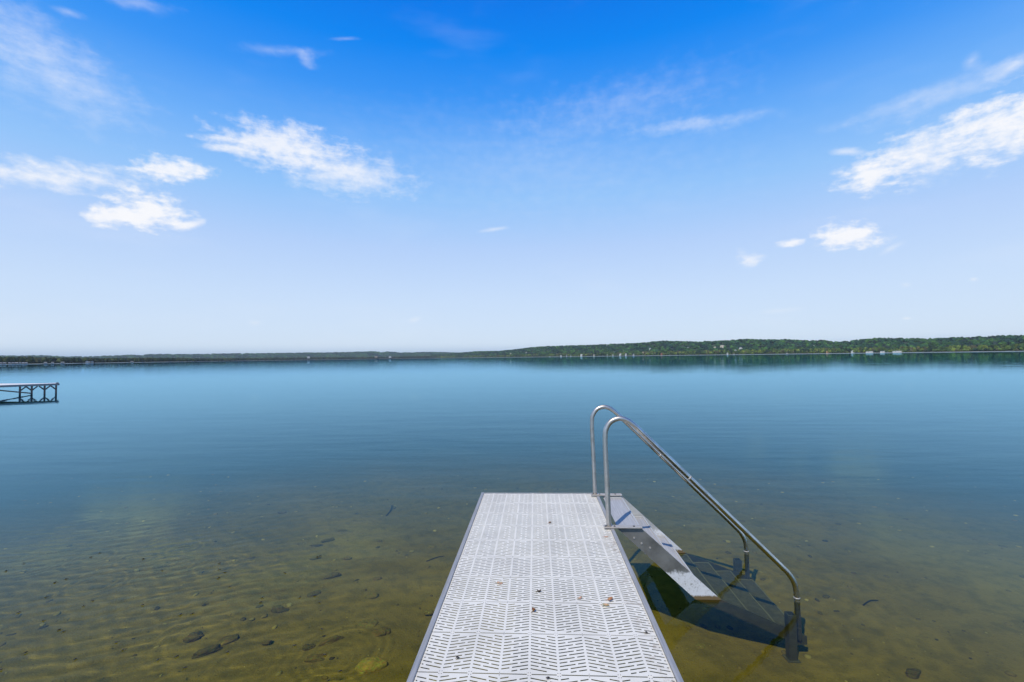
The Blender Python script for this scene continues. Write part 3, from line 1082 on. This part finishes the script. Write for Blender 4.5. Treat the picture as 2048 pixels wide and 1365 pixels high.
for row, off in ((0, .02),):
    for k, t in enumerate((-2.6, -1.6, .34 * LAB, .545 * LAB, .775 * LAB, .985 * LAB) if row == 0 else (-2.4, -1.3, .45 * LAB, .68 * LAB, .9 * LAB)):
        bm = bmesh.new()
        zb = bed_z(-33, 28).item()
        add_box(bm, (t - .05, off - .04, zb), (t + .05, off + .04, T2 - .137))
        pst = obj('post', bm, m_dark, nd)
        bm = bmesh.new()
        for s in (-1, 1):
            if row == 0 and ((k == 5 and s > 0) or (k == 2 and s < 0)): continue
            add_bar(bm, (t + s * .03, off + .06, .27), (t + s * .26, off + .06, T2 - .15), .075)
        obj('brace', bm, m_dark, pst)
bm = bmesh.new(); add_bar(bm, (-.9, -.06, .52), (1.35, -.06, .07), .075); obj('cross_brace', bm, m_dark, nd)

# ---------------------------------------------------------------- far shores
def polar(az, r):
    a = np.radians(az)
    return r * np.sin(a), r * np.cos(a)


RIGHT = [(-11.94, .50), (-10.7, .55), (-7.59, .8), (-4.46, .82), (-1.94, 1.06), (-.68, 1.22), (1.84, 1.34), (6.79, 1.41), (10.42, 1.51), (13.36, 1.57),
         (15.09, 1.77), (19.52, 1.55), (22.16, 1.6), (23.69, 1.73), (26.63, 1.6), (28.5, 1.55), (29.85, 1.4), (31.6, 1.35), (32.44, 1.17), (33.27, 1.19),
         (34.48, 1.35), (36.04, 1.44), (39.31, 1.26), (40.99, 1.29), (42.58, 1.27), (44.09, 1.34), (45.45, 1.27), (52, 1.3), (70, 1.35)]
FAR = [(-70, .7), (-52.92, .71), (-51.3, .66), (-48.67, .66), (-47.42, .55), (-45.09, .55), (-44.74, .62), (-42.2, .68), (-40.66, .75), (-38.22, .71),
       (-34.72, .77), (-30.45, .77), (-27.92, .81), (-24.74, .81), (-19.7, .9), (-18.83, .78), (-18.24, .86), (-16.77, .73), (-13.77, .76), (-11.63, .73),
       (-8.84, .6), (-2, .5)]
LEFT = [(-70, .7), (-52.92, .67), (-51.3, .62), (-49.58, .59), (-46.77, .47), (-42.94, .44), (-38.63, .38), (-37.79, .32), (-32.86, .3), (-25.28, .29),
        (-16.77, .27), (-10.71, .34), (-8, .34)]
D_RIGHT = [(-14, 4300), (-11.9, 4000), (0, 2700), (10, 2300), (20, 2050), (30, 1850), (40, 1700), (50, 1600), (70, 1500)]
D_LEFT = [(-70, 1100), (-51.3, 1350), (-46.8, 1500), (-38.6, 2000), (-33, 2800), (-25, 3400), (-17, 3900), (-8, 4300)]
D_FAR = [(-70, 6000), (0, 6000)]


def table(t):
    a = np.array(t)
    return lambda az: np.interp(az, a[:, 0], a[:, 1])


dR, dL, dF, hR, hL, hF = map(table, (D_RIGHT, D_LEFT, D_FAR, RIGHT, LEFT, FAR))


def shore_wobble(az, seed):
    r = np.random.default_rng(seed)
    s = np.zeros_like(np.asarray(az, float))
    for f in (1.1, 2.3, 4.1, 7.7):
        s += np.sin(np.asarray(az) * f + r.uniform(0, 6.3)) / f
    return s


def ground_right(az, r):                # r = metres behind the shoreline
    D = dR(az)
    ridge_r = 620.0
    top = 2.02 + np.tan(np.radians(hR(az)) - 2.02 / D) * (D + ridge_r) - 13
    t = np.clip(r / ridge_r, 0, 1)
    s = .10 * np.clip(t / .12, 0, 1) + .90 * np.clip((t - .12) / .88, 0, 1) ** 1.15
    rough = 1 + .10 * shore_wobble(az * 1.7 + r * .01, 4) * np.sin(np.pi * t)
    return 1.2 * np.clip(r / 6, -1, 1) + np.maximum(top, 2) * s * rough - np.clip(r - ridge_r, 0, 400) * .02


def ground_far(az, r):
    D = dF(az)
    top = 2.02 + np.tan(np.radians(hF(az)) - 2.02 / D) * (D + 700) - 13
    t = np.clip(r / 700, 0, 1)
    return 1.0 * np.clip(r / 6, -1, 1) + np.maximum(top, 2) * t ** .8 - np.clip(r - 700, 0, 400) * .02


def ground_left(az, r):
    return 1.0 * np.clip(r / 6, -1, 1) + .004 * np.clip(r, 0, 400)


def land(name, a0, a1, Df, gf, rmax, da=.2):
    az = np.arange(a0, a1 + da / 2, da)
    r = np.array([-30, -3, 0, 4, 8, 20, 45, 75, 120, 180, 250, 330, 420, 520, 620, 720, 850, 1000.])
    r = r[r <= rmax]
    AZ, RR = np.meshgrid(az, r, indexing='ij')
    Z = np.where(RR < 0, -2 + .0 * RR, gf(AZ, RR))
    Z = np.where(RR == -3, -.15, Z)
    Z = np.where(RR == -30, -3, Z)
    X, Y = polar(AZ, Df(AZ) + RR)
    V = np.stack([X.ravel(), Y.ravel(), Z.ravel()], 1)
    n = len(r)
    i = (np.arange(len(az) - 1)[:, None] * n + np.arange(n - 1)[None]).ravel()
    me = mesh_np(name, V, np.stack([i, i + 1, i + 1 + n, i + n], 1))
    return tag(link_mesh(name, me, M['hill']), kind='structure')


land('hills', -14, 68, dR, ground_right, 1000)
land('hills', -68, -5, dF, ground_far, 1000)
land('terrain', -68, -8, dL, ground_left, 420)


def shore_shine(name, a0, a1, Df, width=5.0, z=.9):  # pale strip painted in for the bright sky reflection along the waterline
    az = np.arange(a0, a1, .1)
    w = width * (.5 + .5 * np.clip(shore_wobble(az * 3, 8), -1, 1))
    V, F = [], []
    for i, a in enumerate(az):
        for rr, zz in ((-3.5, -.1), (w[i] - 1.5, z)):
            x, y = polar(a, Df(a) + rr); V.append((x, y, zz + .25))
    for i in range(len(az) - 1):
        F.append((2 * i, 2 * i + 1, 2 * i + 3, 2 * i + 2))
    return tag(link_mesh(name, mesh_np(name, V, F), M['shore_shine']), kind='structure')


shore_shine('shore_shine', -14, 66, dR)
shore_shine('shore_shine', -66, -8, dL, 4, .5)


def ico(sub):
    bm = bmesh.new()
    bmesh.ops.create_icosphere(bm, subdivisions=sub, radius=1)
    V = np.array([v.co[:] for v in bm.verts]); F = np.array([[v.index for v in f.verts] for f in bm.faces])
    bm.free()
    return V, F


def forest(name, label, spots, seed, conifer=.25, palette=None):
    """spots: x, y, ground z, height, crown radius, brightness class. Crowns built as rough leafy clumps in one mesh."""
    r = np.random.default_rng(seed)
    V0, F0 = ico(2)
    n = len(spots)
    x, y, z, h, cr, cls = spots.T
    k = len(V0)
    cone = r.random(n) < conifer
    up = V0[:, 2]
    jit = 1 + r.normal(0, .17, (n, k))
    # broadleaf: rounded, slightly flattened below; conifer: tapering to the top
    taper = np.where(cone[:, None], np.clip(.62 - .55 * up[None], .06, 1.1), 1 - .18 * up[None] + .0 * jit)
    sx = np.where(cone, cr * .62, cr)
    cz = np.where(cone, h * .5, h * .55)
    sz = np.where(cone, h * .52, h * .47)
    X = x[:, None] + V0[None, :, 0] * sx[:, None] * taper * jit
    Y = y[:, None] + V0[None, :, 1] * sx[:, None] * taper * jit
    Z = z[:, None] + cz[:, None] + up[None] * sz[:, None] * (1 + (jit - 1) * .6)
    V = np.stack([X, Y, Z], 2).reshape(-1, 3)
    F = (F0[None] + (np.arange(n) * k)[:, None, None]).reshape(-1, 3)
    pal = np.array(palette)
    base = pal[cls.astype(int) % len(pal)] * r.uniform(.55, 1.45, (n, 1))
    base = np.where(cone[:, None], base * np.array([.62, .72, .75]), base)
    # leaf clumps: light and dark tufts scattered over each crown
    tint = base[:, None, :] * r.uniform(.6, 1.4, (n, k, 1))
    tint = np.concatenate([tint, np.ones((n, k, 1))], 2).reshape(-1, 4)
    me = mesh_np(name, V, F, False, tint)
    return tag(link_mesh(name, me, M['foliage']), label, 'forest', None, 'stuff')


def scatter(a0, a1, n, Df, gf, r0, r1, power, hgt, rad, seed, ncls):
    r = np.random.default_rng(seed)
    az = r.uniform(a0, a1, n)
    rr = r0 + (r1 - r0) * r.random(n) ** power
    X, Y = polar(az, Df(az) + rr)
    Z = gf(az, rr)
    h = r.uniform(*hgt, n)
    cr = r.uniform(*rad, n)
    cls = np.clip((shore_wobble(az * 1.6 + rr * .006, seed) * 1.3 + r.normal(0, .9, n) + ncls / 2), 0, ncls - 1).astype(int)
    return np.stack([X, Y, Z, h, cr, cls], 1)


GREENS_HILL = [(.010, .030, .022), (.016, .050, .026), (.026, .076, .026), (.044, .108, .024), (.020, .036, .026)]
GREENS_SHORE = [(.014, .034, .016), (.032, .066, .018), (.066, .105, .022), (.11, .145, .026), (.066, .066, .030)]
spots = np.concatenate([
    scatter(-13, 67, 5200, dR, ground_right, 60, 700, .8, (9, 17), (5, 9), 21, 5),
    scatter(-13, 67, 2600, dR, ground_right, 560, 720, 1.0, (9, 16), (5, 9), 24, 5)])
forest('forest', 'dense dark green wood covering the long hill on the right far shore', spots, 1, .12, GREENS_HILL)
spots = np.concatenate([
    scatter(-13, 67, 2600, dR, ground_right, 9, 75, .8, (7, 16), (3.5, 6.5), 22, 5),
    scatter(-13, 67, 900, dR, ground_right, 6, 16, 1, (3, 9), (2.5, 4.5), 23, 5)])
forest('forest', 'mixed yellow green trees along the waterline at the foot of the right hill', spots, 2, .22, GREENS_SHORE)


def left_h(s):
    az = np.degrees(np.arctan2(s[:, 0], s[:, 1]))
    top = np.tan(np.radians(hL(az))) * (dL(az) + 30)
    s[:, 3] = top * np.random.default_rng(2).uniform(.72, 1.04, len(s))
    return s


spots = left_h(np.concatenate([
    scatter(-67, -37.6, 2000, dL, ground_left, 10, 160, .7, (1, 2), (3.5, 6.5), 31, 5),
    scatter(-38, -8, 2600, dL, ground_left, 10, 120, .7, (1, 2), (3.5, 6.5), 32, 5)]))
forest('forest', 'low dark line of shoreline trees along the left far shore', spots, 3, .5, [(.020, .036, .016), (.030, .048, .018), (.042, .058, .020), (.052, .066, .024), (.045, .050, .026)])
spots = np.concatenate([scatter(-67, -5, 5200, dF, ground_far, 20, 800, .9, (12, 20), (11, 20), 41, 5)])
forest('forest', 'hazy blue green wooded hills in the distance behind the left shore', spots, 4, .05, GREENS_HILL)


# ---------------------------------------------------------------- houses along the far shore
def wall_mat(name, c): return new_mat(name, c, .7)[0]


WALLS = {'white': wall_mat('white_siding', (.62, .61, .59)), 'cream': wall_mat('cream_siding', (.68, .60, .48)), 'grey': wall_mat('grey_siding', (.42, .43, .44)),
         'tan': wall_mat('tan_siding', (.45, .36, .26)), 'red': wall_mat('red_siding', (.36, .16, .11)), 'orange': wall_mat('orange_roofing', (.55, .30, .16))}
ROOFS = {'dark': new_mat('dark_shingle', (.09, .09, .10), .8)[0], 'light': new_mat('pale_metal_roof', (.56, .57, .58), .6)[0], 'brown': new_mat('brown_shingle', (.20, .13, .09), .8)[0],
         'orange': WALLS['orange']}
WINDOW = new_mat('dark_window', (.03, .04, .05), .15)[0]


def house(az, r, w, d, h, wall, roof, label, cat='house', z=None, ridge=.35):
    D = dR(az) if az > -8 and az > -16.9 and az > -9 else dL(az)
    gf = ground_right if az > -9 else ground_left
    if z is None: z = float(gf(np.array(az), np.array(r)))
    x, y = polar(az, D + r)
    w *= .82
    t = tag(empty('house', (x, y, z), -R(az)), label, cat, 'houses on the far shore')
    rise = min(w * ridge, 3.2) if w < 20 else .9
    bm = bmesh.new()
    add_prism(bm, [(-w / 2, -2), (w / 2, -2), (w / 2, h), (0, h + rise * .92), (-w / 2, h)], -d / 2, d / 2)
    obj('wall', bm, WALLS[wall], t)
    bm = bmesh.new()
    e, th = .5, .25
    for s in (-1, 1):
        add_prism(bm, [(0, h + rise + .02), (s * (w / 2 + e), h - e * .3), (s * (w / 2 + e), h - e * .3 + th), (0, h + rise + th + .02)], -d / 2 - e, d / 2 + e)
    obj('roof', bm, ROOFS[roof], t)
    for s in (-1, 1):
        bm = bmesh.new(); add_box(bm, (s * w * .24 - .7, -d / 2 - .06, h * .3), (s * w * .24 + .7, -d / 2 + .02, h * .75)); obj('window', bm, WINDOW, t)
    return t


HOUSES = [  # az, elevation above the shore (deg), width, height, wall, roof, label
    (-3.11, .38, 13, 6, 'cream', 'light', 'lone pinkish cottage in a clearing where the right hill begins'),
    (-1.14, .52, 12, 4, 'white', 'light', 'white roofed house among trees, first one up the slope of the right hill'),
    (3.19, .06, 9, 5, 'white', 'light', 'first white waterside cottage of the row along the foot of the right hill'),
    (3.93, .10, 10, 6, 'grey', 'light', 'pale grey waterside cottage, second of the shore row'),
    (4.43, .06, 8, 5, 'white', 'dark', 'white waterside cottage with dark roof, third of the shore row'),
    (5.72, .09, 15, 8, 'white', 'light', 'wide white gabled waterside house, fourth of the shore row'),
    (7.26, .08, 8, 6, 'cream', 'brown', 'narrow cream waterside house, fifth of the shore row'),
    (8.87, .03, 7, 5, 'grey', 'dark', 'small grey waterside house, sixth of the shore row'),
    (9.55, .06, 9, 4, 'grey', 'light', 'low grey waterside house left of the two tall white ones'),
    (10.45, .08, 16, 7, 'white', 'light', 'broad tall white waterside house, left of a close pair'),
    (11.1, .08, 10, 7, 'white', 'light', 'slim tall white waterside house, right of a close pair'),
    (12.0, .05, 9, 5, 'grey', 'light', 'pale house right of the two tall white waterside ones'),
    (13.1, .27, 10, 6, 'tan', 'brown', 'tan house in the trees above the shore right of the white pair'),
    (10.85, .52, 8, 5, 'tan', 'brown', 'tan house half hidden on the slope above the white pair'),
    (8.85, 1.2, 9, 4, 'white', 'light', 'white house on the skyline of the hill'),
    (13.92, .68, 9, 8, 'white', 'light', 'tall white house alone halfway up the hill, left of the estate'),
    (15.23, .10, 9, 7, 'red', 'brown', 'rusty red boathouse at the water below the middle of the hill'),
    (18.2, .76, 12, 4, 'grey', 'light', 'grey low house on the slope left of the cream estate'),
    (21.1, .74, 16, 5, 'cream', 'light', 'low left wing house of the large cream estate on the hillside'),
    (21.85, .82, 22, 8, 'cream', 'light', 'large cream estate house on the hillside, biggest building on the shore'),
    (23.73, .56, 15, 6, 'white', 'light', 'white house on a reddish bank right of the cream estate'),
    (23.2, .33, 9, 6, 'grey', 'light', 'grey house below and left of the white one on the bank'),
    (22.38, .10, 7, 4, 'white', 'light', 'little white boathouse at the water under the estate'),
    (30.62, .65, 8, 6, 'white', 'light', 'white house alone in dark trees on the right part of the hill'),
    (31.84, .08, 14, 4, 'orange', 'orange', 'low orange roofed waterside building'),
    (33.87, .09, 11, 4, 'white', 'light', 'small white waterside building right of the orange roof'),
    (35.3, .05, 30, 2.4, 'white', 'light', 'long white boathouse, left half of the marina row'),
    (36.35, .06, 26, 2.4, 'white', 'light', 'long white boathouse, right half of the marina row'),
    (37.4, .05, 34, 2.4, 'white', 'light', 'long low white tent-like shed at the water, farthest right of the shore'),
]
for az, elv, w, h, wl, rf_, label in HOUSES:
    D = float(dR(az))
    rr = np.arange(8, 700, 4.0)
    e = np.degrees((ground_right(np.full_like(rr, az), rr) + 6) / (D + rr))
    r_ = 9.0 if elv < .15 else float(rr[np.argmin(np.abs(e - elv))])
    lift = 1.0 if elv < .15 else 7.0
    house(az, r_, w, 9, h, wl, rf_, label, 'house', float(ground_right(np.array(az), np.array(r_))) + lift)
for az, lift, w, h, wl, rf_, label in (
        (-45.98, 1, 6, 3.5, 'white', 'light', 'white lakeside cottage on the left shore, brighter of two neighbours'),
        (-45.61, 1, 6, 3, 'grey', 'light', 'grey lakeside cottage right beside the white one on the left shore'),
        (-19.58, 14, 26, 8, 'tan', 'light', 'tan farmhouse in a pale field on the far middle shore'),
        (-17.95, 11, 24, 8, 'white', 'light', 'white farmhouse low on the far middle shore'),
        (-27.03, 13, 20, 8, 'white', 'light', 'faint white farmhouse on the distant blue hills')):
    house(az, 7.0 if az < -40 else 6.0, w, 9, h, wl, rf_, label, 'house', lift)


# ---------------------------------------------------------------- boats on their lifts along the shores
BOAT_HULL = new_mat('white_hull', (.78, .78, .77), .4)[0]
BOAT_TOP = new_mat('boat_canopy', (.55, .57, .60), .7)[0]
LIFT = new_mat('lift_frame', (.35, .37, .40), .5, .5)[0]


def boat_parts(t, L_, canopy):
    L_ *= .75
    bm = bmesh.new()
    sec = [(-.5, .9, .0), (-.2, 1.0, .0), (.2, .95, .0), (.42, .55, .1), (.5, .06, .25)]
    rows = []
    for s, wd, rise in sec:
        w = wd * L_ * .17
        rows.append([bm.verts.new((s * L_, k * w * f, z)) for k, f, z in ((-1, 1, 1.0 + rise), (-1, .8, .25 + rise), (0, 1, -.15 + rise * 2), (1, .8, .25 + rise), (1, 1, 1.0 + rise))])
    for a, b in zip(rows, rows[1:]):
        for i in range(4): bm.faces.new((a[i], b[i], b[i + 1], a[i + 1]))
        bm.faces.new((a[0], a[4], b[4], b[0]))
    bm.faces.new(rows[0]); bm.faces.new(rows[-1][::-1])
    bmesh.ops.recalc_face_normals(bm, faces=bm.faces[:])
    obj('hull', bm, BOAT_HULL, t, (0, 0, .3))
    bm = bmesh.new()
    n = 8
    prof = [(-L_ * .2 + L_ * .4 * i / n, 3.0 + .8 * math.sin(math.pi * i / n)) for i in range(n + 1)]
    add_prism(bm, [(y, z) for y, z in prof], -L_ * .48, L_ * .48)
    bmesh.ops.rotate(bm, verts=bm.verts[:], cent=(0, 0, 0), matrix=Matrix.Rotation(math.pi / 2, 3, 'Z'))
    obj('canopy', bm, canopy, t)
    for sx in (-1, 1):
        for sy in (-1, 1):
            bm = bmesh.new(); add_bar(bm, (sx * L_ * .4, sy * L_ * .19, -1.5), (sx * L_ * .4, sy * L_ * .19, 3.0), .12); obj('lift_post', bm, LIFT, t)


ORD = ['first', 'second', 'third', 'fourth', 'fifth', 'sixth', 'seventh', 'eighth']
BOATS = [(-51.25, 4.5), (-51.04, 6.5), (-50.76, 4.5), (-50.56, 5.5), (-50.36, 6), (-50.15, 4.5), (-49.97, 4.5), (-49.8, 5.5)]
for i, (az, L_) in enumerate(BOATS):
    x, y = polar(az, float(dL(az)) - 14 - 6 * (i % 3))
    t = tag(empty('boat', (x, y, 0), -R(az) + (.2 if i % 2 else -.25)),
            f'covered white boat on a lift, {ORD[i]} in the close row on the left shore', 'boat', 'boats on lifts along the left shore')
    boat_parts(t, L_, BOAT_TOP)
for az, L_, label in ((-48.63, 7, 'white covered boat alone just right of the close row of boats'), (-48.2, 6, 'smaller white covered boat between two others on the left shore'),
                      (-47.57, 8, 'white covered boat farthest from the close row, in front of dark trees'), (-45.83, 7, 'white covered boat in front of the two left shore cottages'),
                      (-42.79, 9, 'white covered boat alone on the empty stretch of the left shore')):
    x, y = polar(az, float(dL(az)) - 16)
    boat_parts(tag(empty('boat', (x, y, 0), -R(az) + .1), label, 'boat', 'boats on lifts along the left shore'), L_, BOAT_TOP)
for az, L_, label in ((1.79, 9, 'white covered boat at the waterline left of the first white cottages'), (23.04, 8, 'white covered boat below the white house on the reddish bank'),
                      (28.18, 9, 'white covered boat alone off the right hill shore, right of the estate')):
    x, y = polar(az, float(dR(az)) - 16)
    boat_parts(tag(empty('boat', (x, y, 0), -R(az) + .1), label, 'boat', 'boats off the right shore'), L_, BOAT_TOP)


# ---------------------------------------------------------------- air
HAZE = 0.000045
if HAZE:
    bm = bmesh.new()
    add_box(bm, (-11600, -400, -10), (11600, 11600, 130))
    m = bpy.data.materials.new('haze_air'); m.use_nodes = True
    nt = m.node_tree; nt.nodes.clear()
    out = node(nt, 'ShaderNodeOutputMaterial'); pv = node(nt, 'ShaderNodeVolumePrincipled')
    pv.inputs['Color'].default_value = (.72, .85, 1, 1)
    pv.inputs['Density'].default_value = HAZE
    nt.links.new(pv.outputs[0], out.inputs['Volume'])
    tag(obj('haze', bm, m), kind='stuff')
